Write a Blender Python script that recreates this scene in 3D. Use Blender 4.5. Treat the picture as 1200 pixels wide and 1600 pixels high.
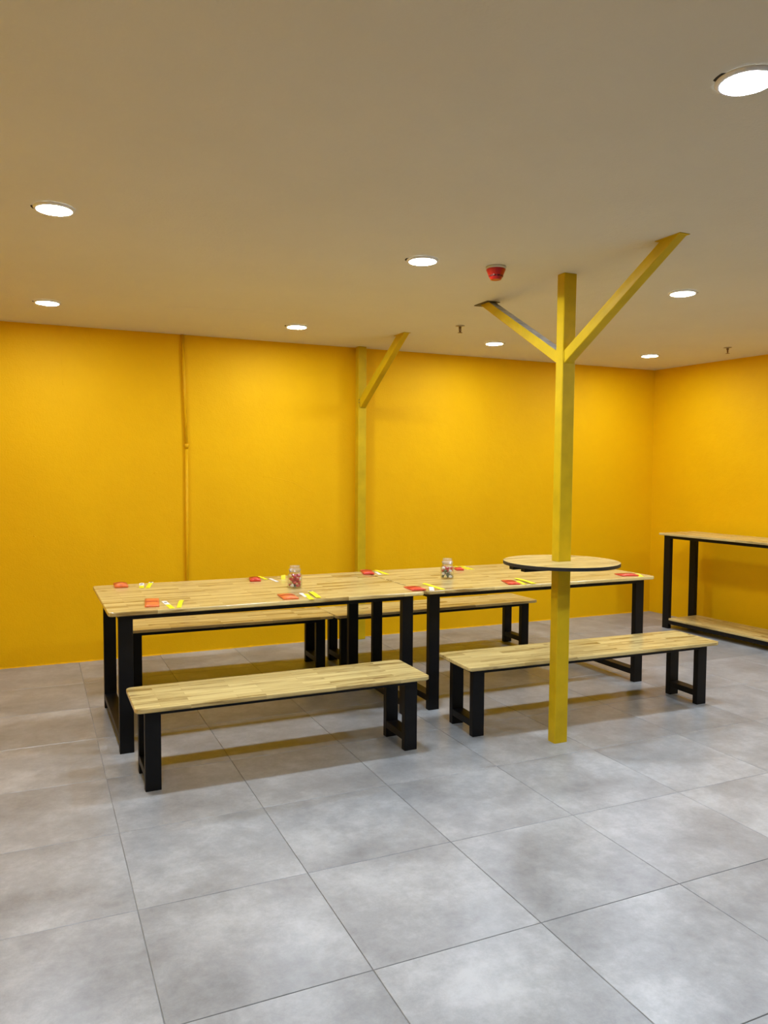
import bpy, bmesh, math, random
from mathutils import Vector, Matrix

for o in list(bpy.data.objects):
    bpy.data.objects.remove(o, do_unlink=True)
scene = bpy.context.scene
C = scene.collection
random.seed(11)

# ------------------------------------------------------------------ camera
H = 2.574          # ceiling height
YB = 6.40          # back wall
F_PX = 1214.15     # focal length in pixels of the 1200x1600 frame
PITCH, ROLL, YAW = 0.05377, 0.00576, 0.42371
cam_d = bpy.data.cameras.new('camera')
cam = bpy.data.objects.new('camera', cam_d)
C.objects.link(cam)
cam_d.sensor_fit = 'VERTICAL'
cam_d.sensor_height = 32.0
cam_d.sensor_width = 24.0
cam_d.lens = F_PX / 1600.0 * 32.0
cam_d.clip_start = 0.05
fw = Vector((math.sin(YAW) * math.cos(PITCH), math.cos(YAW) * math.cos(PITCH), -math.sin(PITCH)))
rt = Vector((math.cos(YAW), -math.sin(YAW), 0))
up = rt.cross(fw)
rt2 = rt * math.cos(ROLL) + up * math.sin(ROLL)
up2 = up * math.cos(ROLL) - rt * math.sin(ROLL)
M = Matrix((rt2, up2, -fw)).transposed().to_4x4()
M.translation = Vector((0, 0, 1.5))
cam.matrix_world = M
scene.camera = cam

# ------------------------------------------------------------------ world, exposure
w = bpy.data.worlds.new('world')
scene.world = w
w.use_nodes = True
w.node_tree.nodes['Background'].inputs[0].default_value = (0.5, 0.5, 0.5, 1)
w.node_tree.nodes['Background'].inputs[1].default_value = 0.0
vs = scene.view_settings
vs.view_transform = 'Standard'
vs.look = 'None'
vs.gamma = 1.0
vs.use_curve_mapping = False
vs.exposure = 0.0
LAMP_STRENGTH = 470.0
ROW_GAIN = {5.6: 0.61, 3.58: 0.95, 1.59: 0.97}   # the rows are not equally bright
LAMP_COLOR = (0.88, 0.98, 1.13, 1)

# ------------------------------------------------------------------ material helpers
def new_mat(name):
    m = bpy.data.materials.new(name)
    m.use_nodes = True
    nt = m.node_tree
    b = nt.nodes['Principled BSDF']
    return m, nt, b

def N(nt, kind, **kw):
    n = nt.nodes.new(kind)
    for k, v in kw.items():
        setattr(n, k, v)
    return n

def simple(name, col, rough=0.5, metal=0.0, noise=0.0, nscale=30.0, bump=0.0, bscale=200.0, spec=0.5):
    m, nt, b = new_mat(name)
    b.inputs['Roughness'].default_value = rough
    b.inputs['Metallic'].default_value = metal
    b.inputs['Specular IOR Level'].default_value = spec
    tc = N(nt, 'ShaderNodeTexCoord')
    no = N(nt, 'ShaderNodeTexNoise')
    no.inputs['Scale'].default_value = nscale
    no.inputs['Detail'].default_value = 5
    nt.links.new(tc.outputs['Object'], no.inputs['Vector'])
    cr = N(nt, 'ShaderNodeMapRange')
    cr.inputs[1].default_value = 0.3
    cr.inputs[2].default_value = 0.7
    cr.inputs[3].default_value = 1 - noise
    cr.inputs[4].default_value = 1 + noise
    nt.links.new(no.outputs['Fac'], cr.inputs[0])
    mx = N(nt, 'ShaderNodeVectorMath', operation='SCALE')
    mx.inputs[0].default_value = col[:3]
    nt.links.new(cr.outputs[0], mx.inputs['Scale'])
    nt.links.new(mx.outputs[0], b.inputs['Base Color'])
    if bump > 0:
        n2 = N(nt, 'ShaderNodeTexNoise')
        n2.inputs['Scale'].default_value = bscale
        n2.inputs['Detail'].default_value = 4
        nt.links.new(tc.outputs['Object'], n2.inputs['Vector'])
        bp = N(nt, 'ShaderNodeBump')
        bp.inputs['Strength'].default_value = bump
        bp.inputs['Distance'].default_value = 0.004
        nt.links.new(n2.outputs['Fac'], bp.inputs['Height'])
        nt.links.new(bp.outputs[0], b.inputs['Normal'])
    return m

def wall_paint(name, c1, c2, rough=0.45):
    """rolled emulsion: slight tone drift, fine roller stipple, uneven plaster under it"""
    m, nt, b = new_mat(name)
    b.inputs['Roughness'].default_value = rough
    b.inputs['Specular IOR Level'].default_value = 0.12
    tc = N(nt, 'ShaderNodeTexCoord')
    n1 = N(nt, 'ShaderNodeTexNoise')
    n1.inputs['Scale'].default_value = 1.6
    n1.inputs['Detail'].default_value = 6
    n1.inputs['Roughness'].default_value = 0.65
    nt.links.new(tc.outputs['Object'], n1.inputs['Vector'])
    mix = N(nt, 'ShaderNodeMix', data_type='RGBA')
    mix.inputs[6].default_value = (*c1, 1)
    mix.inputs[7].default_value = (*c2, 1)
    mr = N(nt, 'ShaderNodeMapRange')
    mr.inputs[1].default_value = 0.3
    mr.inputs[2].default_value = 0.7
    nt.links.new(n1.outputs['Fac'], mr.inputs[0])
    nt.links.new(mr.outputs[0], mix.inputs[0])
    nt.links.new(mix.outputs[2], b.inputs['Base Color'])
    n2 = N(nt, 'ShaderNodeTexNoise')
    n2.inputs['Scale'].default_value = 95
    n2.inputs['Detail'].default_value = 3
    nt.links.new(tc.outputs['Object'], n2.inputs['Vector'])
    n3 = N(nt, 'ShaderNodeTexNoise')
    n3.inputs['Scale'].default_value = 7
    n3.inputs['Detail'].default_value = 4
    nt.links.new(tc.outputs['Object'], n3.inputs['Vector'])
    ad = N(nt, 'ShaderNodeMath', operation='MULTIPLY_ADD')
    ad.inputs[1].default_value = 3.0
    nt.links.new(n3.outputs['Fac'], ad.inputs[0])
    nt.links.new(n2.outputs['Fac'], ad.inputs[2])
    bp = N(nt, 'ShaderNodeBump')
    bp.inputs['Strength'].default_value = 0.28
    bp.inputs['Distance'].default_value = 0.005
    nt.links.new(ad.outputs[0], bp.inputs['Height'])
    nt.links.new(bp.outputs[0], b.inputs['Normal'])
    return m

def wood_mat(name, rough=0.20, gain=1.0, light=(0.73, 0.58, 0.24), dark=(0.25, 0.155, 0.038)):
    """finger-jointed rubberwood: staves along local X, tone per stave, stretched grain, knots"""
    m, nt, b = new_mat(name)
    L = nt.links.new
    b.inputs['Specular IOR Level'].default_value = 0.5
    tc = N(nt, 'ShaderNodeTexCoord')
    oi = N(nt, 'ShaderNodeObjectInfo')
    off = N(nt, 'ShaderNodeVectorMath', operation='SCALE')
    off.inputs[0].default_value = (7.3, 3.1, 0.0)
    L(oi.outputs['Random'], off.inputs['Scale'])
    add = N(nt, 'ShaderNodeVectorMath', operation='ADD')
    L(tc.outputs['Object'], add.inputs[0])
    L(off.outputs[0], add.inputs[1])
    br = N(nt, 'ShaderNodeTexBrick')
    br.offset = 0.37
    br.inputs['Color1'].default_value = (0, 0, 0, 1)
    br.inputs['Color2'].default_value = (1, 1, 1, 1)
    br.inputs['Mortar'].default_value = (0.15, 0.15, 0.15, 1)
    br.inputs['Scale'].default_value = 1.0
    br.inputs['Mortar Size'].default_value = 0.0006
    br.inputs['Brick Width'].default_value = 0.36
    br.inputs['Row Height'].default_value = 0.047
    L(add.outputs[0], br.inputs['Vector'])
    # shift the grain per stave
    sh = N(nt, 'ShaderNodeVectorMath', operation='SCALE')
    sh.inputs[0].default_value = (3.0, 5.0, 9.0)
    L(br.outputs['Color'], sh.inputs['Scale'])
    add2 = N(nt, 'ShaderNodeVectorMath', operation='ADD')
    L(add.outputs[0], add2.inputs[0])
    L(sh.outputs[0], add2.inputs[1])
    st = N(nt, 'ShaderNodeVectorMath', operation='MULTIPLY')
    st.inputs[1].default_value = (2.0, 27.0, 27.0)
    L(add2.outputs[0], st.inputs[0])
    g = N(nt, 'ShaderNodeTexNoise')
    g.inputs['Scale'].default_value = 1.0
    g.inputs['Detail'].default_value = 7
    g.inputs['Roughness'].default_value = 0.62
    g.inputs['Distortion'].default_value = 0.6
    L(st.outputs[0], g.inputs['Vector'])
    gr = N(nt, 'ShaderNodeMapRange')
    gr.inputs[1].default_value = 0.33
    gr.inputs[2].default_value = 0.62
    L(g.outputs['Fac'], gr.inputs[0])
    # tone = 0.55*grain + 0.45*stave
    tn = N(nt, 'ShaderNodeMix', data_type='FLOAT')
    tn.inputs[0].default_value = 0.42
    L(gr.outputs[0], tn.inputs[2])
    L(br.outputs['Color'], tn.inputs[3])
    ramp = N(nt, 'ShaderNodeValToRGB')
    e = ramp.color_ramp.elements
    e[0].position = 0.12
    e[0].color = (*[c * gain for c in dark], 1)
    e[1].position = 0.85
    e[1].color = (*[c * gain for c in light], 1)
    mid = ramp.color_ramp.elements.new(0.42)
    mid.color = (*[gain * (0.35 * d + 0.65 * l) for d, l in zip(dark, light)], 1)
    L(tn.outputs[0], ramp.inputs[0])
    # sparse dark knots and streaks
    kv = N(nt, 'ShaderNodeVectorMath', operation='MULTIPLY')
    kv.inputs[1].default_value = (4.5, 17.0, 17.0)
    L(add2.outputs[0], kv.inputs[0])
    vo = N(nt, 'ShaderNodeTexNoise')
    vo.inputs['Scale'].default_value = 1.3
    vo.inputs['Detail'].default_value = 2
    L(kv.outputs[0], vo.inputs['Vector'])
    kr = N(nt, 'ShaderNodeMapRange')
    kr.inputs[1].default_value = 0.66
    kr.inputs[2].default_value = 0.78
    L(vo.outputs['Fac'], kr.inputs[0])
    kx = N(nt, 'ShaderNodeMix', data_type='RGBA')
    kx.inputs[7].default_value = (0.20 * gain, 0.10 * gain, 0.03 * gain, 1)
    L(kr.outputs[0], kx.inputs[0])
    L(ramp.outputs[0], kx.inputs[6])
    L(kx.outputs[2], b.inputs['Base Color'])
    b.inputs['Roughness'].default_value = rough
    bp = N(nt, 'ShaderNodeBump')
    bp.inputs['Strength'].default_value = 0.06
    bp.inputs['Distance'].default_value = 0.002
    L(g.outputs['Fac'], bp.inputs['Height'])
    L(bp.outputs[0], b.inputs['Normal'])
    return m

def tile_mat():
    """cement-look porcelain: clouds at two sizes, chalky specks, different on every tile"""
    m, nt, b = new_mat('cement_tile')
    L = nt.links.new
    tc = N(nt, 'ShaderNodeTexCoord')
    oi = N(nt, 'ShaderNodeObjectInfo')
    off = N(nt, 'ShaderNodeVectorMath', operation='SCALE')
    off.inputs[0].default_value = (37.0, 91.0, 53.0)
    L(oi.outputs['Random'], off.inputs['Scale'])
    add = N(nt, 'ShaderNodeVectorMath', operation='ADD')
    L(tc.outputs['Object'], add.inputs[0])
    L(off.outputs[0], add.inputs[1])
    n1 = N(nt, 'ShaderNodeTexNoise')
    n1.inputs['Scale'].default_value = 2.6
    n1.inputs['Detail'].default_value = 8
    n1.inputs['Roughness'].default_value = 0.6
    n1.inputs['Distortion'].default_value = 0.1
    L(add.outputs[0], n1.inputs['Vector'])
    n2 = N(nt, 'ShaderNodeTexNoise')
    n2.inputs['Scale'].default_value = 13
    n2.inputs['Detail'].default_value = 12
    n2.inputs['Roughness'].default_value = 0.80
    n2.inputs['Distortion'].default_value = 0.15
    L(add.outputs[0], n2.inputs['Vector'])
    mx = N(nt, 'ShaderNodeMix', data_type='FLOAT')
    mx.inputs[0].default_value = 0.45
    L(n1.outputs['Fac'], mx.inputs[2])
    L(n2.outputs['Fac'], mx.inputs[3])
    ramp = N(nt, 'ShaderNodeValToRGB')
    e = ramp.color_ramp.elements
    e[0].position = 0.36
    e[0].color = (0.212, 0.222, 0.227, 1)
    e[1].position = 0.64
    e[1].color = (0.465, 0.485, 0.494, 1)
    mid = e.new(0.5)
    mid.color = (0.315, 0.330, 0.339, 1)
    L(mx.outputs[0], ramp.inputs[0])
    # a little tone per tile
    tv = N(nt, 'ShaderNodeMapRange')
    tv.inputs[3].default_value = 0.93
    tv.inputs[4].default_value = 1.06
    L(oi.outputs['Random'], tv.inputs[0])
    sc = N(nt, 'ShaderNodeVectorMath', operation='SCALE')
    L(ramp.outputs[0], sc.inputs[0])
    L(tv.outputs[0], sc.inputs['Scale'])
    L(sc.outputs[0], b.inputs['Base Color'])
    rr = N(nt, 'ShaderNodeMapRange')
    rr.inputs[3].default_value = 0.24
    rr.inputs[4].default_value = 0.40
    L(n2.outputs['Fac'], rr.inputs[0])
    L(rr.outputs[0], b.inputs['Roughness'])
    b.inputs['Specular IOR Level'].default_value = 0.75
    bp = N(nt, 'ShaderNodeBump')
    bp.inputs['Strength'].default_value = 0.04
    bp.inputs['Distance'].default_value = 0.003
    L(n2.outputs['Fac'], bp.inputs['Height'])
    L(bp.outputs[0], b.inputs['Normal'])
    return m

def emit_mat(name, col, s):
    m, nt, b = new_mat(name)
    b.inputs['Base Color'].default_value = (0.9, 0.9, 0.9, 1)
    b.inputs['Emission Color'].default_value = col
    b.inputs['Emission Strength'].default_value = s
    return m

def glass_mat(name, base, milk):
    m, nt, b = new_mat(name)
    nt.nodes.remove(b)
    out = [n for n in nt.nodes if n.type == 'OUTPUT_MATERIAL'][0]
    tr = N(nt, 'ShaderNodeBsdfTransparent')
    tr.inputs[0].default_value = (0.97, 0.98, 0.975, 1)
    gl = N(nt, 'ShaderNodeBsdfGlossy')
    gl.inputs['Roughness'].default_value = 0.12
    fc = N(nt, 'ShaderNodeLayerWeight')
    fc.inputs['Blend'].default_value = 0.5
    pw = N(nt, 'ShaderNodeMath', operation='POWER')
    pw.inputs[1].default_value = 3.0
    nt.links.new(fc.outputs['Facing'], pw.inputs[0])
    lw = N(nt, 'ShaderNodeMath', operation='MULTIPLY_ADD')
    lw.inputs[1].default_value = 0.75
    lw.inputs[2].default_value = base
    nt.links.new(pw.outputs[0], lw.inputs[0])
    mx = N(nt, 'ShaderNodeMixShader')
    nt.links.new(lw.outputs[0], mx.inputs[0])
    nt.links.new(tr.outputs[0], mx.inputs[1])
    nt.links.new(gl.outputs[0], mx.inputs[2])
    df = N(nt, 'ShaderNodeBsdfDiffuse')
    df.inputs[0].default_value = (0.85, 0.87, 0.85, 1)
    m2 = N(nt, 'ShaderNodeMixShader')
    m2.inputs[0].default_value = milk
    nt.links.new(mx.outputs[0], m2.inputs[1])
    nt.links.new(df.outputs[0], m2.inputs[2])
    nt.links.new(m2.outputs[0], out.inputs[0])
    return m

MT = {}
MT['wall'] = wall_paint('yellow_wall_paint', (0.825, 0.445, 0.001), (0.865, 0.48, 0.001), 0.6)
MT['wall_dark'] = wall_paint('darkened_wall_paint', (0.16, 0.155, 0.15), (0.19, 0.185, 0.18))  # unseen rear wall, darkened so it sends back less fill light
MT['ceiling'] = wall_paint('ceiling_paint', (0.68, 0.64, 0.53), (0.71, 0.67, 0.56), 0.8)
MT['grout'] = simple('grey_grout', (0.36, 0.36, 0.35), 0.9, noise=0.4, nscale=4)
MT['tile'] = tile_mat()
MT['wood'] = wood_mat('rubberwood')
MT['laminate'] = wood_mat('rubberwood_round_top', 0.25, 0.92)
MT['black'] = simple('black_powder_coat', (0.004, 0.004, 0.0045), 0.45, noise=0.15, nscale=20, spec=0.22)
MT['edge'] = simple('black_edge_band', (0.012, 0.012, 0.013), 0.5)
MT['post'] = simple('yellow_enamel', (0.60, 0.405, 0.006), 0.45, noise=0.10, nscale=9, spec=0.2)
MT['raw'] = simple('bare_steel', (0.34, 0.33, 0.31), 0.5, metal=0.3, noise=0.35, nscale=18)
MT['plate'] = simple('dark_steel_plate', (0.10, 0.07, 0.03), 0.6, noise=0.4, nscale=30)
MT['pipe'] = simple('yellow_conduit_paint', (0.78, 0.42, 0.002), 0.5, noise=0.04, spec=0.15)
MT['rim'] = simple('white_plastic', (0.8, 0.8, 0.8), 0.4)
MT['gap'] = simple('painted_cutout_shade', (0.03, 0.025, 0.02), 0.9)
for _y, _g in ROW_GAIN.items():
    MT['diff%.2f' % _y] = emit_mat('lit_diffuser', LAMP_COLOR, LAMP_STRENGTH * _g)
MT['red'] = simple('red_plastic', (0.42, 0.009, 0.006), 0.3, noise=0.05)
MT['darkred'] = simple('dark_red_plastic', (0.12, 0.006, 0.006), 0.35)
MT['led'] = simple('pale_indicator', (0.8, 0.7, 0.7), 0.2)
MT['brass'] = simple('dull_brass', (0.20, 0.12, 0.05), 0.4, metal=0.6, noise=0.2)
MT['chrome'] = simple('dull_chrome', (0.35, 0.31, 0.26), 0.3, metal=0.7)
MT['orange'] = simple('orange_film', (0.86, 0.20, 0.05), 0.35, noise=0.12, nscale=60)
MT['crimson'] = simple('red_film', (0.75, 0.07, 0.035), 0.3, noise=0.15, nscale=60)
MT['pouchlip'] = simple('pale_film_lip', (0.85, 0.62, 0.30), 0.4)
MT['yellow'] = simple('lemon_paper', (0.90, 0.84, 0.01), 0.45, noise=0.05)
MT['paper'] = simple('white_paper', (0.80, 0.79, 0.74), 0.5)
MT['print'] = simple('grey_print', (0.12, 0.12, 0.10), 0.6)
MT['glass'] = glass_mat('clear_glass', 0.05, 0.012)
MT['lid_glass'] = glass_mat('thick_lid_glass', 0.14, 0.09)
MT['c_red'] = simple('red_wrapper', (0.55, 0.03, 0.02), 0.25, noise=0.3, nscale=90)
MT['c_white'] = simple('white_wrapper', (0.85, 0.78, 0.70), 0.3, noise=0.1, nscale=90)
MT['c_green'] = simple('dark_green_wrapper', (0.05, 0.09, 0.045), 0.25, noise=0.3, nscale=90)
MT['c_cream'] = simple('cream_wrapper', (0.80, 0.62, 0.22), 0.3, noise=0.1, nscale=90)

# ------------------------------------------------------------------ mesh helpers
def tag(o, label=None, cat=None, group=None, kind=None):
    if label: o['label'] = label
    if cat: o['category'] = cat
    if group: o['group'] = group
    if kind: o['kind'] = kind
    return o

def obj(name, bm, mat, parent=None, smooth=False):
    me = bpy.data.meshes.new(name)
    bmesh.ops.recalc_face_normals(bm, faces=bm.faces[:])
    bm.to_mesh(me)
    bm.free()
    me.materials.append(MT[mat])
    if smooth:
        for f in me.polygons:
            f.use_smooth = True
    o = bpy.data.objects.new(name, me)
    C.objects.link(o)
    o.parent = parent
    return o

def thing(name, label, cat, loc=(0, 0, 0), rz=0.0, group=None):
    o = bpy.data.objects.new(name, None)
    o.empty_display_size = 0.1
    C.objects.link(o)
    o.location = loc
    o.rotation_euler = (0, 0, rz)
    return tag(o, label, cat, group)

def box(bm, x0, x1, y0, y1, z0, z1, bev=0.0):
    vs_ = [bm.verts.new((x, y, z)) for z in (z0, z1) for (x, y) in ((x0, y0), (x1, y0), (x1, y1), (x0, y1))]
    fs = [(0, 3, 2, 1), (4, 5, 6, 7), (0, 1, 5, 4), (1, 2, 6, 5), (2, 3, 7, 6), (3, 0, 4, 7)]
    faces = [bm.faces.new([vs_[i] for i in f]) for f in fs]
    if bev > 0:
        ed = list({e for f in faces for e in f.edges})
        bmesh.ops.bevel(bm, geom=ed, offset=bev, segments=2, affect='EDGES', profile=0.6)

def box_obj(name, mat, parent, x0, x1, y0, y1, z0, z1, bev=0.003):
    bm = bmesh.new()
    box(bm, x0, x1, y0, y1, z0, z1, bev)
    return obj(name, bm, mat, parent)

def prism(bm, low, high):
    """two matching rings of points joined by side faces and capped"""
    a = [bm.verts.new(q) for q in low]
    b = [bm.verts.new(q) for q in high]
    n = len(a)
    bm.faces.new(a[::-1])
    bm.faces.new(b)
    for i in range(n):
        bm.faces.new((a[i], a[(i + 1) % n], b[(i + 1) % n], b[i]))

def rings(bm, rs, cap0=True, cap1=True):
    vv = [[bm.verts.new(q) for q in r] for r in rs]
    n = len(vv[0])
    for a, b in zip(vv[:-1], vv[1:]):
        for i in range(n):
            bm.faces.new((a[i], a[(i + 1) % n], b[(i + 1) % n], b[i]))
    if cap0: bm.faces.new(vv[0][::-1])
    if cap1: bm.faces.new(vv[-1])

def lathe(bm, prof, n=32, cap0=True, cap1=True, cx=0.0, cy=0.0):
    rs = [[(cx + r * math.cos(2 * math.pi * i / n), cy + r * math.sin(2 * math.pi * i / n), z) for i in range(n)] for r, z in prof]
    rings(bm, rs, cap0, cap1)

def round_rect(L, W, r, seg=6):
    pts = []
    for cx, cy, a0 in ((L / 2 - r, W / 2 - r, 0), (-L / 2 + r, W / 2 - r, 90), (-L / 2 + r, -W / 2 + r, 180), (L / 2 - r, -W / 2 + r, 270)):
        for k in range(seg + 1):
            a = math.radians(a0 + 90 * k / seg)
            pts.append((cx + r * math.cos(a), cy + r * math.sin(a)))
    return pts

def board(bm, L, W, z0, z1, r=0.03, ch=0.004):
    """solid wooden board with rounded corners and eased edges"""
    rs = []
    for ins, z in ((ch, z0), (0, z0 + ch), (0, z1 - ch), (ch * 0.3, z1 - ch * 0.3), (ch, z1)):
        rs.append([(x, y, z) for x, y in round_rect(L - 2 * ins, W - 2 * ins, max(0.002, r - ins))])
    rings(bm, rs)

def tube(bm, pts, rad, n=8):
    pts = [Vector(q) for q in pts]
    rs = []
    for i, q in enumerate(pts):
        d = (pts[min(i + 1, len(pts) - 1)] - pts[max(i - 1, 0)]).normalized()
        u = d.orthogonal().normalized() if i == 0 else (u - d * u.dot(d)).normalized()
        v = d.cross(u)
        rr = rad[i] if isinstance(rad, (list, tuple)) else rad
        rs.append([q + (u * math.cos(2 * math.pi * k / n) + v * math.sin(2 * math.pi * k / n)) * rr for k in range(n)])
    rings(bm, rs)

# ------------------------------------------------------------------ the room
XL, YR = -0.95, -1.3
def xr(y):                                   # the right wall runs slightly out of square
    return 6.030 + 0.064 * (YB - y)

bm = bmesh.new()
box(bm, XL, 6.9, YR, YB, -0.10, -0.004)
floor = tag(obj('floor', bm, 'grout'), 'grey cement-look porcelain tile floor with thin joints', kind='structure')
bm = bmesh.new()
box(bm, XL - 0.1, 6.9, YR - 0.1, YB + 0.1, H, H + 0.12)
ceiling = tag(obj('ceiling', bm, 'ceiling'), 'plain off-white painted ceiling', kind='structure')
bm = bmesh.new()
box(bm, XL - 0.1, xr(YB) + 0.12, YB, YB + 0.1, -0.1, H)
wall_back = tag(obj('wall_back', bm, 'wall'), 'long bright yellow painted wall behind the tables', kind='structure')
bm = bmesh.new()
prism(bm, [(xr(YB), YB, -0.1), (xr(YR), YR, -0.1), (xr(YR) + 0.1, YR, -0.1), (xr(YB) + 0.1, YB, -0.1)],
          [(xr(YB), YB, H), (xr(YR), YR, H), (xr(YR) + 0.1, YR, H), (xr(YB) + 0.1, YB, H)])
wall_right = tag(obj('wall_right', bm, 'wall'), 'bright yellow painted wall behind the bar table', kind='structure')
bm = bmesh.new()
box(bm, XL - 0.1, XL, YR, YB, -0.1, H)
tag(obj('wall_left', bm, 'wall'), 'yellow painted side wall', kind='structure')
bm = bmesh.new()
box(bm, XL - 0.1, 6.9, YR - 0.1, YR, -0.1, H)
tag(obj('wall_rear', bm, 'wall_dark'), 'unseen dark grey wall, toned down to cut bounced light', kind='structure')

# floor tiles, each its own piece
SX, SY, X0, Y0 = 0.6083, 0.6142, 0.298, 3.2965
GAP = 0.0012
def tile_mesh(poly):
    bm = bmesh.new()
    cx = sum(q[0] for q in poly) / 4
    cy = sum(q[1] for q in poly) / 4
    def ins(d):
        return [(q[0] + (d if q[0] < cx else -d), q[1] + (d if q[1] < cy else -d)) for q in poly]
    rings(bm, [[(x, y, -0.004) for x, y in ins(0)], [(x, y, -0.0012) for x, y in ins(0)], [(x, y, 0) for x, y in ins(0.0012)]], cap0=False)
    me = bpy.data.meshes.new('floor_tile')
    bmesh.ops.recalc_face_normals(bm, faces=bm.faces[:])
    bm.to_mesh(me)
    bm.free()
    me.materials.append(MT['tile'])
    return me
hx, hy = SX / 2 - GAP, SY / 2 - GAP
full_tile = tile_mesh([(-hx, -hy), (hx, -hy), (hx, hy), (-hx, hy)])
ys = [Y0 + SY * j for j in range(-10, 6)]
ys = [YR] + [y for y in ys if YR + 0.05 < y < YB - 0.1] + [YB]
xs = [X0 + SX * i for i in range(-4, 12)]
xs = [XL] + [x for x in xs if x > XL + 0.05]
for a, b in zip(ys[:-1], ys[1:]):
    for c, d in zip(xs[:-1], xs[1:]):
        if c > min(xr(a), xr(b)) - 0.03:
            continue
        whole = abs(d - c - SX) < 1e-4 and abs(b - a - SY) < 1e-4 and d < xr(b)
        mx, my = (c + d) / 2, (a + b) / 2
        if whole:
            me = full_tile
        else:
            d0, d1 = min(d, xr(a) - 0.001), min(d, xr(b) - 0.001)
            me = tile_mesh([(c + GAP - mx, a + GAP - my), (d0 - GAP - mx, a + GAP - my), (d1 - GAP - mx, b - GAP - my), (c + GAP - mx, b - GAP - my)])
        o = bpy.data.objects.new('floor_tile', me)
        C.objects.link(o)
        o.parent = floor
        o.location = (mx, my, 0)

# ridges left in the plaster and a hairline in the ceiling
def ridge(parent, mat, pts, r):
    bm = bmesh.new()
    tube(bm, pts, r, 6)
    return obj('plaster_ridge', bm, mat, parent, True)
yw = YB + 0.0005
ridge(wall_back, 'wall', [(0.216, yw, 2.40), (0.205, yw, 2.33), (0.212, yw, 2.27)], [0.0012, 0.0022, 0.001])
ridge(wall_back, 'wall', [(0.218, yw, 2.25), (0.214, yw, 2.19), (0.216, yw, 2.13)], [0.001, 0.002, 0.001])
ridge(wall_back, 'wall', [(0.214, yw, 2.06), (0.216, yw, 1.98)], [0.0018, 0.001])
ridge(wall_back, 'wall', [(1.76, yw, 1.438), (1.90, yw, 1.425), (2.03, yw, 1.39), (2.186, yw, 1.312)], [0.001, 0.002, 0.0022, 0.001])
ridge(wall_back, 'wall', [(0.872, yw, 1.462), (0.888, yw, 1.472), (0.905, yw, 1.474)], [0.001, 0.003, 0.001])
ridge(wall_back, 'wall', [(0.690, yw, 0.882), (0.705, yw, 0.870), (0.725, yw, 0.862)], [0.001, 0.003, 0.001])
ridge(wall_back, 'wall', [(-0.01, yw, 0.990), (0.01, yw, 0.985)], [0.004, 0.002])
ridge(wall_back, 'wall', [(2.25, yw, 0.978), (2.30, yw, 0.984)], [0.0015, 0.002])
ridge(wall_back, 'wall', [(-0.08, yw, 1.045), (-0.03, yw, 1.043)], [0.001, 0.0015])
rb = random.Random(5)
bm = bmesh.new()
prev = None
x = XL + 0.01
while x < 6.0:
    d_ = 0.003 + 0.010 * rb.random() ** 2
    cur = [bm.verts.new(q) for q in ((x, YB + 0.001, 0.0002), (x, YB - d_, 0.0002), (x, YB - d_ * 0.6, 0.002), (x, YB + 0.001, 0.006 + 0.008 * rb.random()))]
    if prev:
        for k_ in range(4):
            bm.faces.new((prev[k_], prev[(k_ + 1) % 4], cur[(k_ + 1) % 4], cur[k_]))
    prev = cur
    x += rb.uniform(0.012, 0.05)
obj('paint_bead', bm, 'wall', wall_back)['label'] = 'ragged edge of yellow paint where the wall meets the floor'
zc = H + 0.0008
ridge(ceiling, 'ceiling', [(0.55, 5.45, zc), (0.80, 5.36, zc), (0.98, 5.293, zc), (1.31, 5.225, zc), (1.50, 5.25, zc), (1.63, 5.26, zc)],
      [0.001, 0.002, 0.0025, 0.0025, 0.002, 0.001])

# ------------------------------------------------------------------ ceiling lamps
def lamp(x, y, gap_dir, label):
    t = thing('ceiling_downlight', label, 'downlight', (x, y, H), 0, 'round ceiling downlights')
    bm = bmesh.new()
    lathe(bm, [(0.082, -0.0006), (0.082, -0.004), (0.076, -0.010), (0.069, -0.011), (0.069, -0.004), (0.069, -0.0006)], 40, False, False)
    obj('trim_ring', bm, 'rim', t, True)
    bm = bmesh.new()
    lathe(bm, [(0.0688, -0.003), (0.0688, -0.0106)], 40)
    row = min(ROW_GAIN, key=lambda q: abs(q - y))
    obj('diffuser', bm, 'diff%.2f' % row, t)
    bm = bmesh.new()   # dark sliver standing in for shade inside the oversized hole past the rim
    a0 = math.radians(gap_dir)
    out = [(0.0905 * math.cos(a0 + q), 0.0905 * math.sin(a0 + q)) for q in (-0.22, -0.11, 0, 0.11, 0.22)]
    inn = [(0.0815 * math.cos(a0 + q), 0.0815 * math.sin(a0 + q)) for q in (0.3, 0.15, 0, -0.15, -0.3)]
    pl = out + inn
    prism(bm, [(px, py, -0.0012) for px, py in pl], [(px, py, -0.0003) for px, py in pl])
    obj('cutout_shade', bm, 'gap', t)
    return t
LAMPS = [
    (1.800, 1.590, 165, 'glowing round downlight in bare ceiling beyond the tip of the longest slanting brace'),
    (0.097, 3.547, 165, 'glowing round downlight in the bare ceiling, one along from the downlight by the detector'),
    (1.832, 3.600, 165, 'glowing round downlight in the ceiling just beside the red detector'),
    (0.101, 5.540, 165, 'glowing round downlight near the yellow wall, on the conduit side farthest from the corner'),
    (1.818, 5.640, 165, 'glowing round downlight near the yellow wall between the conduit and the wall post'),
    (3.554, 5.640, -15, 'glowing round downlight near the yellow wall beside the nearer ceiling sprinkler'),
    (3.567, 3.571, -15, 'glowing round downlight beside the long slanting brace of the free-standing post'),
    (5.210, 5.600, -15, 'glowing round downlight close to the corner of the two yellow walls'),
]
for l in LAMPS:
    lamp(*l)
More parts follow.
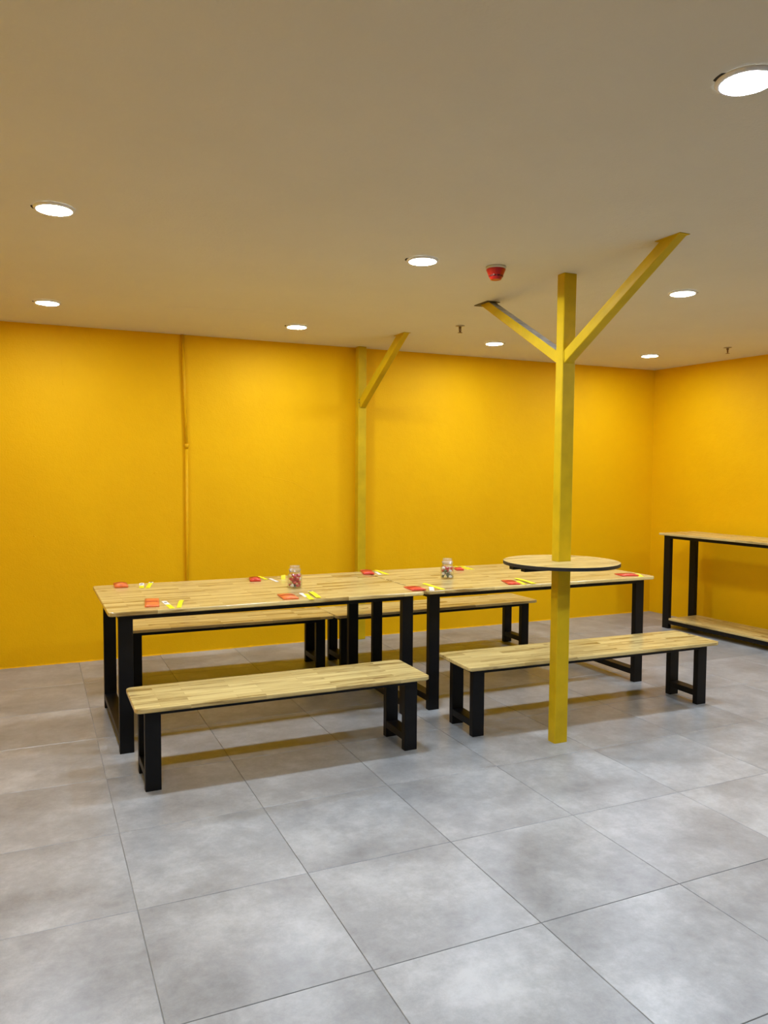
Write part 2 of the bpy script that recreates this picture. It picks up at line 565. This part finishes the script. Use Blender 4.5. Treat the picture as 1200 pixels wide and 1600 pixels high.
for x in (0.10, 1.80, 3.56, 5.21):       # the same rows carry on outside the picture
    for y in (5.60, 3.58, 1.59):
        if any(abs(x - l[0]) < 0.2 and abs(y - l[1]) < 0.2 for l in LAMPS):
            continue
        lamp(x, y, 165, 'round downlight of the same ceiling rows, out of the picture')

# ------------------------------------------------------------------ long tables and benches
def bench_or_table(name, label, cat, cx, cy, rz, L, W, Ht, group, top_t=0.022, fr=0.030, ox=0.054, oy=0.056, rail_z=0.052, lw=0.073, lt=0.040):
    t = thing(name, label, cat, (cx, cy, 0), rz, group)
    bm = bmesh.new()
    board(bm, L, W, Ht - top_t, Ht, 0.030, 0.004)
    obj('tabletop' if 'table' in name else 'seat', bm, 'wood', t)
    ax, ay = L / 2 - ox, W / 2 - oy
    zt = Ht - top_t
    for sx in (-1, 1):
        for sy in (-1, 1):
            x0, x1 = sorted((sx * ax, sx * (ax - lw)))
            y0, y1 = sorted((sy * ay, sy * (ay - lt)))
            box_obj('leg', 'black', t, x0, x1, y0, y1, 0, zt - 0.0005, 0.003)
        x0, x1 = sorted((sx * ax, sx * (ax - lw)))
        box_obj('foot_rail', 'black', t, x0 + 0.0008, x1 - 0.0008, -ay + lt - 0.002, ay - lt + 0.002, rail_z, rail_z + 0.040, 0.003)
        box_obj('end_apron', 'black', t, x0 + 0.0008, x1 - 0.0008, -ay + lt - 0.002, ay - lt + 0.002, zt - fr, zt - 0.0005, 0.002)
    for sy in (-1, 1):
        y0, y1 = sorted((sy * ay, sy * (ay - lt)))
        box_obj('side_apron', 'black', t, -ax + lw - 0.002, ax - lw + 0.002, y0 + 0.0008, y1 - 0.0008, zt - fr, zt - 0.0005, 0.002)
    return t

bench_or_table('dining_table', 'long wooden table with black legs carrying the jar of mostly red sweets', 'table',
               1.247, 4.680, 0.008, 1.829, 1.016, 0.762, 'long wooden tables')
bench_or_table('dining_table', 'long wooden table carrying the jar of mixed sweets, behind the round post table', 'table',
               3.090, 4.705, 0.001, 1.829, 1.026, 0.762, 'long wooden tables')
bench_or_table('bench', 'wooden bench on the open floor side of the table with red sweets', 'bench',
               1.154, 3.811, 0.0, 1.506, 0.400, 0.410, 'wooden benches', oy=0.060, ox=0.049)
bench_or_table('bench', 'long wooden bench with black legs standing right behind the yellow free-standing post', 'bench',
               3.095, 3.834, -0.027, 1.829, 0.396, 0.412, 'wooden benches')
bench_or_table('bench', 'long wooden bench between the yellow wall and the table with red sweets', 'bench',
               1.288, 5.621, -0.019, 1.506, 0.410, 0.410, 'wooden benches')
bench_or_table('bench', 'long wooden bench between the yellow wall and the table with mixed sweets', 'bench',
               2.962, 5.602, 0.016, 1.829, 0.403, 0.410, 'wooden benches')

# ------------------------------------------------------------------ bar table along the right wall
BT_L, BT_W, BT_H = 1.829, 0.475, 0.915
rzb = -math.pi / 2 + 0.060                     # local x runs from the far end towards the camera
ux = Vector((math.cos(rzb), math.sin(rzb), 0))
uy = Vector((-math.sin(rzb), math.cos(rzb), 0))    # local +y points at the wall
corner = Vector((5.470, 5.705, 0))                 # far end, room side
ctr = corner + ux * (BT_L / 2) + uy * (BT_W / 2)
t = thing('bar_table', 'tall narrow wooden bar table with black legs and low shelf beside a yellow wall', 'bar table', ctr, rzb)
bm = bmesh.new()
board(bm, BT_L, BT_W, BT_H - 0.020, BT_H, 0.012, 0.003)
obj('tabletop', bm, 'wood', t)
ax, ay, lw, lt = BT_L / 2 - 0.032, BT_W / 2 - 0.042, 0.073, 0.040
for sx in (-1, 1):
    x0, x1 = sorted((sx * ax, sx * (ax - lw)))
    for sy in (-1, 1):
        y0, y1 = sorted((sy * ay, sy * (ay - lt)))
        box_obj('leg', 'black', t, x0, x1, y0, y1, 0, BT_H - 0.0205, 0.003)
    box_obj('end_apron', 'black', t, x0 + 0.0008, x1 - 0.0008, -ay + lt - 0.002, ay - lt + 0.002, BT_H - 0.050, BT_H - 0.0205, 0.002)
    box_obj('foot_rail', 'black', t, x0 + 0.0008, x1 - 0.0008, -ay + lt - 0.002, ay - lt + 0.002, 0.045, 0.080, 0.002)
for sy in (-1, 1):
    y0, y1 = sorted((sy * ay, sy * (ay - lt)))
    box_obj('side_apron', 'black', t, -ax + lw - 0.002, ax - lw + 0.002, y0 + 0.0008, y1 - 0.0008, BT_H - 0.050, BT_H - 0.0205, 0.002)
    box_obj('shelf_rail', 'black', t, -ax + lw - 0.002, ax - lw + 0.002, y0 + 0.0008, y1 - 0.0008, 0.045, 0.080, 0.002)
bm = bmesh.new()
board(bm, 2 * (ax - lw) - 0.004, 2 * ay, 0.0805, 0.1005, 0.004, 0.003)
obj('low_shelf', bm, 'wood', t)

# ------------------------------------------------------------------ free-standing post with two braces
def brace(parent, prof_low, prof_high, xl, xh, mat):
    """square tube cut flush: profile (y, z) pairs at the post, (y, z) at the ceiling, x ranges at both ends"""
    bm = bmesh.new()
    (yb, zb), (yt, zt) = prof_low
    (yb2, zb2), (yt2, zt2) = prof_high
    prism(bm, [(xl[0], yb, zb), (xl[1], yb, zb), (xl[1], yt, zt), (xl[0], yt, zt)],
              [(xh[0], yb2, zb2), (xh[1], yb2, zb2), (xh[1], yt2, zt2), (xh[0], yt2, zt2)])
    bmesh.ops.bevel(bm, geom=bm.edges[:], offset=0.003, segments=1, affect='EDGES')
    return obj('diagonal_brace', bm, mat, parent)

post = thing('support_post', 'free-standing square yellow steel post with two slanting braces to the ceiling', 'post', (2.635, 3.475, 0))
post_in = Matrix.Translation((-2.635, -3.475, 0))
def lean(z):
    return 0.045 * z / H
def shift(o):
    o.data.transform(post_in)
    return o
bm = bmesh.new()
px0, px1, py0, py1 = 2.592, 2.678, 3.444, 3.508
def ring4(z, d=0.0):
    s = lean(z)
    b = 0.004
    x0, x1, y0, y1 = px0 + s, px1 + s - 0.002 * z / H, py0 + s, py1 + s
    return [(x0 + b, y0, z), (x1 - b, y0, z), (x1, y0 + b, z), (x1, y1 - b, z), (x1 - b, y1, z), (x0 + b, y1, z), (x0, y1 - b, z), (x0, y0 + b, z)]
rings(bm, [ring4(0.0), ring4(H / 2), ring4(H - 0.001)])
shift(obj('shaft', bm, 'post', post))
s = lean(2.12)
yf = py0 + s
yk = py1 + s
b1 = shift(brace(post, ((yf + 0.001, 2.085), (yf + 0.001, 2.156)), ((2.700, H - 0.0015), (2.812, H - 0.0015)), (2.636, 2.696), (2.666, 2.718), 'post'))
b2 = shift(brace(post, ((yk - 0.001, 2.092), (yk - 0.001, 2.160)), ((4.395, H - 0.0015), (4.290, H - 0.0015)), (2.634, 2.694), (2.654, 2.706), 'post'))
# bare steel strip on the upper face of the far brace
bm = bmesh.new()
def up_pt(f, x, off):
    y = (yk - 0.001) * (1 - f) + 4.290 * f
    z = 2.160 * (1 - f) + (H - 0.0015) * f
    return (x, y - off * 0.49, z + off * 0.87)
A0, A1 = 0.02, 0.985
lo = [up_pt(A0, 2.636, 0.0), up_pt(A0, 2.692, 0.0), up_pt(A0, 2.692, 0.0015), up_pt(A0, 2.636, 0.0015)]
hi = [up_pt(A1, 2.655, 0.0), up_pt(A1, 2.705, 0.0), up_pt(A1, 2.705, 0.0015), up_pt(A1, 2.655, 0.0015)]
prism(bm, lo, hi)
bare = shift(obj('unpainted_face', bm, 'raw', b2))
bare['label'] = 'bare grey steel on the upper face of the brace'
bm = bmesh.new()
box(bm, 2.632, 2.728, 4.268, 4.430, H - 0.005, H - 0.0005, 0.001)
shift(obj('ceiling_plate', bm, 'plate', b2))['label'] = 'dark ragged steel plate at the ceiling'
bm = bmesh.new()
box(bm, 2.660, 2.722, 2.690, 2.845, H - 0.0035, H - 0.0005, 0.001)
shift(obj('ceiling_plate', bm, 'post', b1))
bm = bmesh.new()
box(bm, 2.633, 2.641, yf - 0.004, yf + 0.001, 2.098, 2.150, 0.001)
shift(obj('weld_tab', bm, 'post', post))

# ------------------------------------------------------------------ round table on the post
RZ = 1.005
rcx, rcy, rr = 2.652, 3.494, 0.317
t = thing('round_table', 'small round wood-topped bar table with black edge fixed around the yellow post', 'round table', (rcx, rcy, 0))
s = lean(RZ)
hx0, hx1, hy0, hy1 = px0 + s - rcx - 0.002, px1 + s - rcx + 0.002, py0 + s - rcy - 0.002, py1 + s - rcy + 0.002
def sq_pt(a):
    c, q = math.cos(a), math.sin(a)
    k = min((hx1 if c > 0 else hx0) / c if abs(c) > 1e-6 else 1e9, (hy1 if q > 0 else hy0) / q if abs(q) > 1e-6 else 1e9)
    return (c * k, q * k)
n = 96
ang = [2 * math.pi * (i + 0.5) / n for i in range(n)]
def disc_with_hole(rad, z0, z1, ease=0.0):
    bm = bmesh.new()
    rs = [[(*sq_pt(a), z0) for a in ang], [(rad * math.cos(a), rad * math.sin(a), z0) for a in ang],
          [(rad * math.cos(a), rad * math.sin(a), z1 - ease) for a in ang],
          [((rad - ease) * math.cos(a), (rad - ease) * math.sin(a), z1) for a in ang], [(*sq_pt(a), z1) for a in ang]]
    rings(bm, rs + [rs[0]], False, False)
    bmesh.ops.remove_doubles(bm, verts=bm.verts[:], dist=1e-6)
    return bm
obj('tabletop', disc_with_hole(rr - 0.0016, RZ - 0.018, RZ), 'laminate', t)
bm = bmesh.new()
lathe(bm, [(rr - 0.0016, RZ - 0.0185), (rr, RZ - 0.0180), (rr, RZ - 0.0008), (rr - 0.0016, RZ - 0.0002)], 96, False, False)
obj('edge_band', bm, 'edge', t, False)
box_obj('support_bar', 'black', t, 2.362 - rcx, 2.940 - rcx, hy0 - 0.040, hy0 - 0.001, RZ - 0.040, RZ - 0.0185, 0.002)
box_obj('support_bar', 'black', t, 2.362 - rcx, 2.940 - rcx, hy1 + 0.001, hy1 + 0.040, RZ - 0.040, RZ - 0.0185, 0.002)
box_obj('support_bar', 'black', t, hx0 - 0.032, hx0 - 0.001, hy0 - 0.001, hy1 + 0.001, RZ - 0.038, RZ - 0.0185, 0.002)
box_obj('support_bar', 'black', t, hx1 + 0.001, hx1 + 0.032, hy0 - 0.001, hy1 + 0.001, RZ - 0.038, RZ - 0.0185, 0.002)

# ------------------------------------------------------------------ post on the back wall and conduit
wp = thing('wall_post', 'square yellow steel post against the long yellow wall with one slanting brace', 'post', (2.630, 6.35, 0))
win = Matrix.Translation((-2.630, -6.35, 0))
bm = bmesh.new()
box(bm, 2.590, 2.666, 6.300, 6.368, 0.0, H - 0.001, 0.004)
obj('shaft', bm, 'post', wp).data.transform(win)
wb = brace(wp, ((6.301, 2.040), (6.301, 2.132)), ((5.515, H - 0.0015), (5.655, H - 0.0015)), (2.606, 2.660), (2.650, 2.700), 'post')
wb.data.transform(win)
bm = bmesh.new()
box(bm, 2.645, 2.706, 5.505, 5.70, H - 0.0035, H - 0.0005, 0.001)
obj('ceiling_plate', bm, 'post', wb).data.transform(win)
for z in (2.088, 2.112):
    bm = bmesh.new()
    tube(bm, [(2.597, 6.3005, z), (2.597, 6.2965, z)], 0.004, 8)
    obj('bolt', bm, 'plate', wp).data.transform(win)

cp = thing('conduit_pipe', 'thin painted yellow conduit running down the long yellow wall', 'pipe', (1.12, YB - 0.016, 0.2))
pin = Matrix.Translation((-1.12, -(YB - 0.016), -0.2))
bm = bmesh.new()
tube(bm, [(1.125, YB - 0.014, 0.20), (1.128, YB - 0.014, 0.90), (1.130, YB - 0.014, 1.66)], 0.0125, 14)
obj('lower_length', bm, 'pipe', cp, True).data.transform(pin)
bm = bmesh.new()
tube(bm, [(1.130, YB - 0.014, 1.66), (1.117, YB - 0.014, 2.115), (1.104, YB - 0.014, H - 0.002)], 0.0125, 14)
obj('upper_length', bm, 'pipe', cp, True).data.transform(pin)
bm = bmesh.new()
tube(bm, [(1.130, YB - 0.014, 1.672), (1.130, YB - 0.014, 1.676), (1.130, YB - 0.014, 1.698), (1.130, YB - 0.014, 1.702)], [0.0130, 0.0165, 0.0165, 0.0130], 14)
obj('coupling', bm, 'pipe', cp, True).data.transform(pin)
bm = bmesh.new()
box(bm, 1.104, 1.156, YB - 0.0035, YB - 0.0005, 1.680, 1.694, 0.001)
obj('saddle', bm, 'pipe', cp).data.transform(pin)

# ------------------------------------------------------------------ detector and sprinklers
d = thing('smoke_detector', 'red cone-shaped fire detector on a pale base on the ceiling', 'detector', (2.242, 3.553, H))
bm = bmesh.new()
lathe(bm, [(0.0535, -0.0006), (0.0535, -0.009), (0.051, -0.013)], 36)
obj('base', bm, 'ceiling', d, True)
bm = bmesh.new()
lathe(bm, [(0.050, -0.0125), (0.0512, -0.017), (0.0385, -0.046)], 36)
obj('housing', bm, 'red', d)
bm = bmesh.new()
lathe(bm, [(0.0372, -0.0455), (0.0345, -0.0545)], 36)
obj('sensing_slot', bm, 'darkred', d)
for k in range(12):
    a = 2 * math.pi * k / 12 + 0.1
    bm = bmesh.new()
    tube(bm, [(0.0385 * math.cos(a), 0.0385 * math.sin(a), -0.0455), (0.0350 * math.cos(a), 0.0350 * math.sin(a), -0.0548)], 0.0016, 6)
    obj('slot_rib', bm, 'red', d)
bm = bmesh.new()
lathe(bm, [(0.0350, -0.0545), (0.0280, -0.067), (0.024, -0.0685)], 36)
obj('sensor_cap', bm, 'red', d)
bm = bmesh.new()
bmesh.ops.create_uvsphere(bm, u_segments=10, v_segments=6, radius=0.0032)
bmesh.ops.translate(bm, verts=bm.verts[:], vec=(-0.0295, -0.0265, -0.047))
obj('indicator', bm, 'led', d, True)

def sprinkler(x, y, label):
    t = thing('ceiling_sprinkler', label, 'sprinkler', (x, y, H), 0.4, 'ceiling sprinklers')
    bm = bmesh.new()
    lathe(bm, [(0.034, -0.0006), (0.034, -0.003), (0.018, -0.007), (0.012, -0.008)], 24)
    obj('escutcheon', bm, 'chrome', t, True)
    bm = bmesh.new()
    lathe(bm, [(0.010, -0.006), (0.010, -0.020), (0.0075, -0.022)], 16)
    obj('body', bm, 'brass', t)
    for s_ in (-1, 1):
        bm = bmesh.new()
        tube(bm, [(s_ * 0.008, 0, -0.020), (s_ * 0.0125, 0, -0.030), (s_ * 0.009, 0, -0.043), (s_ * 0.003, 0, -0.050)], 0.0024, 8)
        obj('yoke_arm', bm, 'brass', t, True)
    bm = bmesh.new()
    tube(bm, [(0, 0, -0.021), (0, 0, -0.047)], 0.003, 8)
    obj('bulb', bm, 'darkred', t, True)
    bm = bmesh.new()
    lathe(bm, [(0.006, -0.049), (0.017, -0.0505), (0.017, -0.053), (0.004, -0.054)], 20)
    obj('deflector', bm, 'brass', t)
sprinkler(2.907, 5.09, 'small pendant sprinkler in the ceiling near the far brace of the free-standing post')
sprinkler(5.480, 4.957, 'small pendant sprinkler in the ceiling near the right yellow wall')

# ------------------------------------------------------------------ packets and strips on the tables
TZ = 0.7622
def packet(x, y, rz, wx, wy, mat, label, lift=0.010):
    t = thing('paper_pouch', label, 'pouch', (x, y, TZ), rz, 'orange and red folded pouches on the tables')
    bm = bmesh.new()
    nx, ny = 5, 7
    def top(u, v):
        z = 0.004 + lift * (math.sin(math.pi * u) * 0.6 + 0.4) * (0.35 + 0.65 * (1 - v)) * (1 if 0 < v < 1 else 0.75)
        return z
    gt = [[bm.verts.new(((i / nx - .5) * wx, (j / ny - .5) * wy, top(i / nx, j / ny))) for i in range(nx + 1)] for j in range(ny + 1)]
    gb = [[bm.verts.new(((i / nx - .5) * wx * 0.98, (j / ny - .5) * wy * 0.98, 0.0002)) for i in range(nx + 1)] for j in range(ny + 1)]
    for j in range(ny):
        for i in range(nx):
            bm.faces.new((gt[j][i], gt[j][i + 1], gt[j + 1][i + 1], gt[j + 1][i]))
            bm.faces.new((gb[j][i], gb[j + 1][i], gb[j + 1][i + 1], gb[j][i + 1]))
    for j in range(ny):
        bm.faces.new((gt[j][0], gt[j + 1][0], gb[j + 1][0], gb[j][0]))
        bm.faces.new((gt[j][nx], gb[j][nx], gb[j + 1][nx], gt[j + 1][nx]))
    for i in range(nx):
        bm.faces.new((gt[0][i], gb[0][i], gb[0][i + 1], gt[0][i + 1]))
        bm.faces.new((gt[ny][i], gt[ny][i + 1], gb[ny][i + 1], gb[ny][i]))
    obj('pouch_body', bm, mat, t, True)
    bm = bmesh.new()       # turned-over flap
    m_ = 6
    rows = []
    for k, v in enumerate((0.52, 0.60, 0.70)):
        rows.append([bm.verts.new(((i / m_ - .5) * wx * 1.01, (v - .5) * wy, top(i / m_, v) + 0.0012 + (0.002 if k == 0 else 0))) for i in range(m_ + 1)])
    for a, b in zip(rows[:-1], rows[1:]):
        for i in range(m_):
            bm.faces.new((a[i], a[i + 1], b[i + 1], b[i]))
    r_ = bmesh.ops.extrude_face_region(bm, geom=bm.faces[:])
    bmesh.ops.translate(bm, verts=[v for v in r_['geom'] if isinstance(v, bmesh.types.BMVert)], vec=(0, 0, 0.0008))
    obj('flap', bm, mat, t, True)
    return t

def strip(x, y, rz, ln, wd, label, white=0.0, lift=0.0, z=0.0):
    """slim flat sleeve along local y; the far end may be white"""
    t = thing('paper_strip', label, 'strip', (x, y, TZ + z), rz, 'yellow strips on the tables')
    def seg(v0, v1, mat, name):
        bm = bmesh.new()
        m_ = 6
        rs = []
        for k in range(m_ + 1):
            v = v0 + (v1 - v0) * k / m_
            zz = 0.0003 + lift * math.sin(math.pi * (v + .5))
            th = 0.0028
            h_ = wd / 2
            rs.append([(-h_, v * ln, zz), (h_, v * ln, zz), (h_, v * ln, zz + th * 0.5), (0, v * ln, zz + th), (-h_, v * ln, zz + th * 0.5)])
        rings(bm, rs)
        return obj(name, bm, mat, t)
    if white > 0:
        seg(-0.5, 0.5 - white, 'yellow', 'sleeve')
        seg(0.5 - white + 0.001, 0.5, 'paper', 'white_end')
        bm = bmesh.new()
        yy = (0.5 - white * 0.45) * ln
        zz = lift * math.sin(math.pi * (1 - white * 0.45)) + 0.0026
        box(bm, -wd * 0.28, wd * 0.25, yy - 0.012, yy + 0.012, zz, zz + 0.0008)
        obj('print_mark', bm, 'print', t)
    else:
        seg(-0.5, 0.5, 'yellow', 'sleeve')
    return t

def white_strip(x, y, rz, ln, wd, label):
    t = thing('paper_strip', label, 'strip', (x, y, TZ), rz, 'white strips on the tables')
    bm = bmesh.new()
    rings(bm, [[(-wd / 2, v, 0.0003), (wd / 2, v, 0.0003), (wd / 2, v, 0.0016), (0, v, 0.0024), (-wd / 2, v, 0.0016)] for v in (-ln / 2, -ln / 6, ln / 6, ln / 2)])
    obj('sleeve', bm, 'paper', t)
    return t

P_RED, S_YEL = 'crimson', 'yellow'
# table with the red sweets
packet(0.490, 5.120, -0.04, 0.080, 0.190, 'orange', 'plump orange pouch at the wall side end of the table with red sweets', 0.026)
strip(0.612, 5.075, -0.13, 0.215, 0.029, 'short yellow and white strip beside the plump orange pouch', 0.55)
strip(0.660, 5.080, -0.22, 0.260, 0.027, 'bright yellow strip beside the plump orange pouch', 0.14)
packet(0.583, 4.390, -0.13, 0.075, 0.270, 'orange', 'flat orange pouch on the free corner of the table with red sweets', 0.007)
strip(0.655, 4.300, 0.03, 0.245, 0.027, 'white-ended yellow strip next to the flat orange pouch', 0.50)
strip(0.722, 4.305, -0.23, 0.235, 0.024, 'fully yellow strip beside the flat orange pouch', 0.0, 0.006)
packet(1.340, 5.065, -0.22, 0.072, 0.180, P_RED, 'small red pouch on the wall side of the red sweets jar', 0.022)
strip(1.412, 5.130, 0.03, 0.165, 0.022, 'thin yellow strip half behind the small red pouch', 0.0)
white_strip(1.450, 5.000, 0.02, 0.160, 0.020, 'small white strip lying between the red pouch and an upright yellow tab')
packet(1.333, 4.305, -0.08, 0.088, 0.185, 'orange', 'orange pouch with a curled edge just in front of the red sweets jar', 0.012)
white_strip(1.440, 4.335, -0.08, 0.140, 0.024, 'small white strip beside the curled orange pouch')
strip(1.446, 4.263, -0.13, 0.190, 0.030, 'yellow strip lying under another at the table edge by the curled pouch', 0.0)
strip(1.499, 4.315, -0.12, 0.240, 0.030, 'upper yellow strip of the crossed pair by the curled orange pouch', 0.08, 0.002, 0.0032)
# folded tab standing up
t = thing('folded_tab', 'bright yellow folded tab standing up behind the red sweets jar', 'tab', (1.520, 5.010, TZ), -0.25)
bm = bmesh.new()
prism(bm, [(-0.014, -0.003, 0.0), (0.014, -0.003, 0.0), (0.014, -0.0015, 0.0), (-0.014, -0.0015, 0.0)],
          [(-0.014, 0.012, 0.026), (0.014, 0.012, 0.030), (0.014, 0.0135, 0.030), (-0.014, 0.0135, 0.026)])
obj('front_panel', bm, 'yellow', t)
bm = bmesh.new()
prism(bm, [(-0.014, 0.030, 0.0), (0.014, 0.030, 0.0), (0.014, 0.0315, 0.0), (-0.014, 0.0315, 0.0)],
          [(-0.014, 0.0125, 0.026), (0.014, 0.0125, 0.030), (0.014, 0.014, 0.030), (-0.014, 0.014, 0.026)])
obj('rear_panel', bm, 'yellow', t)
# across the join
packet(2.180, 5.125, -0.28, 0.078, 0.230, P_RED, 'red pouch lying over the wall side end of the join between the tables', 0.018)
strip(2.284, 5.100, -0.06, 0.235, 0.028, 'yellow strip beside the red pouch on the join, wall side', 0.0)
white_strip(2.238, 5.060, -0.2, 0.140, 0.022, 'white strip between the red pouch on the join and its yellow strip')
packet(2.155, 4.305, -0.10, 0.090, 0.160, P_RED, 'red pouch lying over the open floor end of the join between the tables', 0.012)
strip(2.310, 4.350, -0.02, 0.270, 0.030, 'yellow strip beside the red pouch on the join, bench side', 0.0)
white_strip(2.252, 4.265, -0.45, 0.150, 0.030, 'white strip between the red pouch and yellow strip on the bench side of the join')
# table with the mixed sweets
packet(2.862, 4.305, -0.30, 0.078, 0.185, P_RED, 'crumpled red pouch near the table edge beside the yellow post', 0.010)
strip(2.985, 4.320, -0.12, 0.260, 0.030, 'longer yellow strip by the crumpled red pouch near the post', 0.0, 0.002, 0.0033)
strip(2.925, 4.275, -0.32, 0.170, 0.027, 'shorter yellow strip tucked under a longer one near the post', 0.0)
packet(2.882, 5.030, -0.30, 0.055, 0.120, P_RED, 'small red pouch just behind the mixed sweets jar', 0.020)
strip(2.958, 5.110, 0.02, 0.200, 0.024, 'yellow strip lying next to the small pouch behind the mixed sweets jar', 0.0)
strip(2.995, 5.095, -0.10, 0.200, 0.022, 'outer yellow strip of the two behind the mixed sweets jar', 0.0)
packet(3.845, 4.310, -0.25, 0.130, 0.120, P_RED, 'wide red pouch at the bar table end of the mixed sweets table', 0.012)
strip(3.918, 4.262, -0.55, 0.140, 0.035, 'short yellow strip on the table corner beside the wide red pouch', 0.0)

# ------------------------------------------------------------------ jars of sweets
def jar(x, y, label):
    t = thing('sweet_jar', label, 'jar', (x, y, TZ), 0, None)
    bm = bmesh.new()
    prof_o = [(0.040, 0.0), (0.0445, 0.004), (0.0455, 0.012), (0.0455, 0.074), (0.0435, 0.084), (0.0370, 0.093), (0.0350, 0.097), (0.0350, 0.106), (0.0368, 0.108), (0.0368, 0.111)]
    prof_i = [(0.0345, 0.111), (0.0328, 0.106), (0.0328, 0.097), (0.0350, 0.091), (0.0412, 0.083), (0.0432, 0.074), (0.0432, 0.010), (0.040, 0.006)]
    lathe(bm, prof_o + prof_i, 40)
    obj('glass_body', bm, 'glass', t, True)
    bm = bmesh.new()
    lathe(bm, [(0.0320, 0.1000), (0.0322, 0.1112), (0.0385, 0.1115), (0.0390, 0.116), (0.0350, 0.122), (0.0300, 0.125), (0.0300, 0.131), (0.0320, 0.134), (0.0300, 0.139), (0.018, 0.1405)], 40)
    obj('glass_lid', bm, 'lid_glass', t, True)
    return t
def sweet_mesh(name, mat, a, b, c, wing):
    bm = bmesh.new()
    bmesh.ops.create_uvsphere(bm, u_segments=10, v_segments=7, radius=1.0)
    for v in bm.verts:
        k = 0.78
        q = Vector([math.copysign(abs(cv) ** k, cv) for cv in v.co])
        v.co = Vector((q.x * a, q.y * b, q.z * c))
    if wing:
        for s_ in (-1, 1):
            pts = [(s_ * a * 0.92, 0.0)]
            fan = [(s_ * (a + 0.006), -0.0055), (s_ * (a + 0.0068), -0.002), (s_ * (a + 0.0062), 0.0025), (s_ * (a + 0.0066), 0.006)]
            lo = [(q[0], q[1], -0.0006 + 0.001 * (i % 2)) for i, q in enumerate(pts + fan)]
            hi = [(q[0], q[1], 0.0006 + 0.001 * (i % 2)) for i, q in enumerate(pts + fan)]
            prism(bm, lo, hi)
    me = bpy.data.meshes.new(name)
    bmesh.ops.recalc_face_normals(bm, faces=bm.faces[:])
    bm.to_mesh(me)
    bm.free()
    me.materials.append(MT[mat])
    for f in me.polygons:
        f.use_smooth = True
    return me
SW = {k: sweet_mesh('wrapped_sweet', 'c_' + k, 0.0115, 0.0100, 0.0090, k in ('red', 'green')) for k in ('red', 'white', 'green', 'cream')}
NAMES = {'red': 'red wrapped sweet', 'white': 'white wrapped sweet', 'green': 'dark green wrapped sweet', 'cream': 'cream coloured wrapped sweet'}
def fill(x, y, layers, where):
    rnd = random.Random(int(x * 1000))
    for li, cols in enumerate(layers):
        z = TZ + 0.006 + 0.0105 + li * 0.0195
        n_ = len(cols)
        for k, col in enumerate(cols):
            if k == n_ - 1 and n_ > 5:
                px, py = 0.0, 0.0
                a = 0
            else:
                m_ = n_ - 1 if n_ > 5 else n_
                a = 2 * math.pi * k / m_ + li * 0.6
                px, py = 0.0290 * math.cos(a), 0.0290 * math.sin(a)
            o = bpy.data.objects.new('wrapped_sweet', SW[col])
            C.objects.link(o)
            o.location = (x + px, y + py, z)
            o.rotation_euler = (rnd.uniform(-.5, .5), rnd.uniform(-.4, .4), a + math.pi / 2 + rnd.uniform(-.3, .3))
            tag(o, NAMES[col] + ' inside the glass jar on ' + where, 'sweet', NAMES[col] + 's in the jar on ' + where)
JA, JB = (1.480, 4.632), (2.566, 4.632)
jar(*JA, 'clear glass jar with lid, nearly full of red sweets')
jar(*JB, 'clear glass jar with lid, holding red sweets over white and green ones')
fill(*JA, [('red', 'cream', 'red', 'white', 'red', 'green'), ('red', 'red', 'cream', 'red', 'red', 'red'),
           ('red', 'red', 'red', 'red', 'white', 'red'), ('red', 'cream', 'red', 'red', 'red', 'red')], 'the table by the conduit')
fill(*JB, [('green', 'white', 'green', 'cream', 'white', 'green'), ('white', 'green', 'white', 'green', 'cream', 'white'),
           ('red', 'red', 'green', 'white', 'red', 'red'), ('red', 'white', 'red', 'red', 'cream')], 'the table by the round post table')
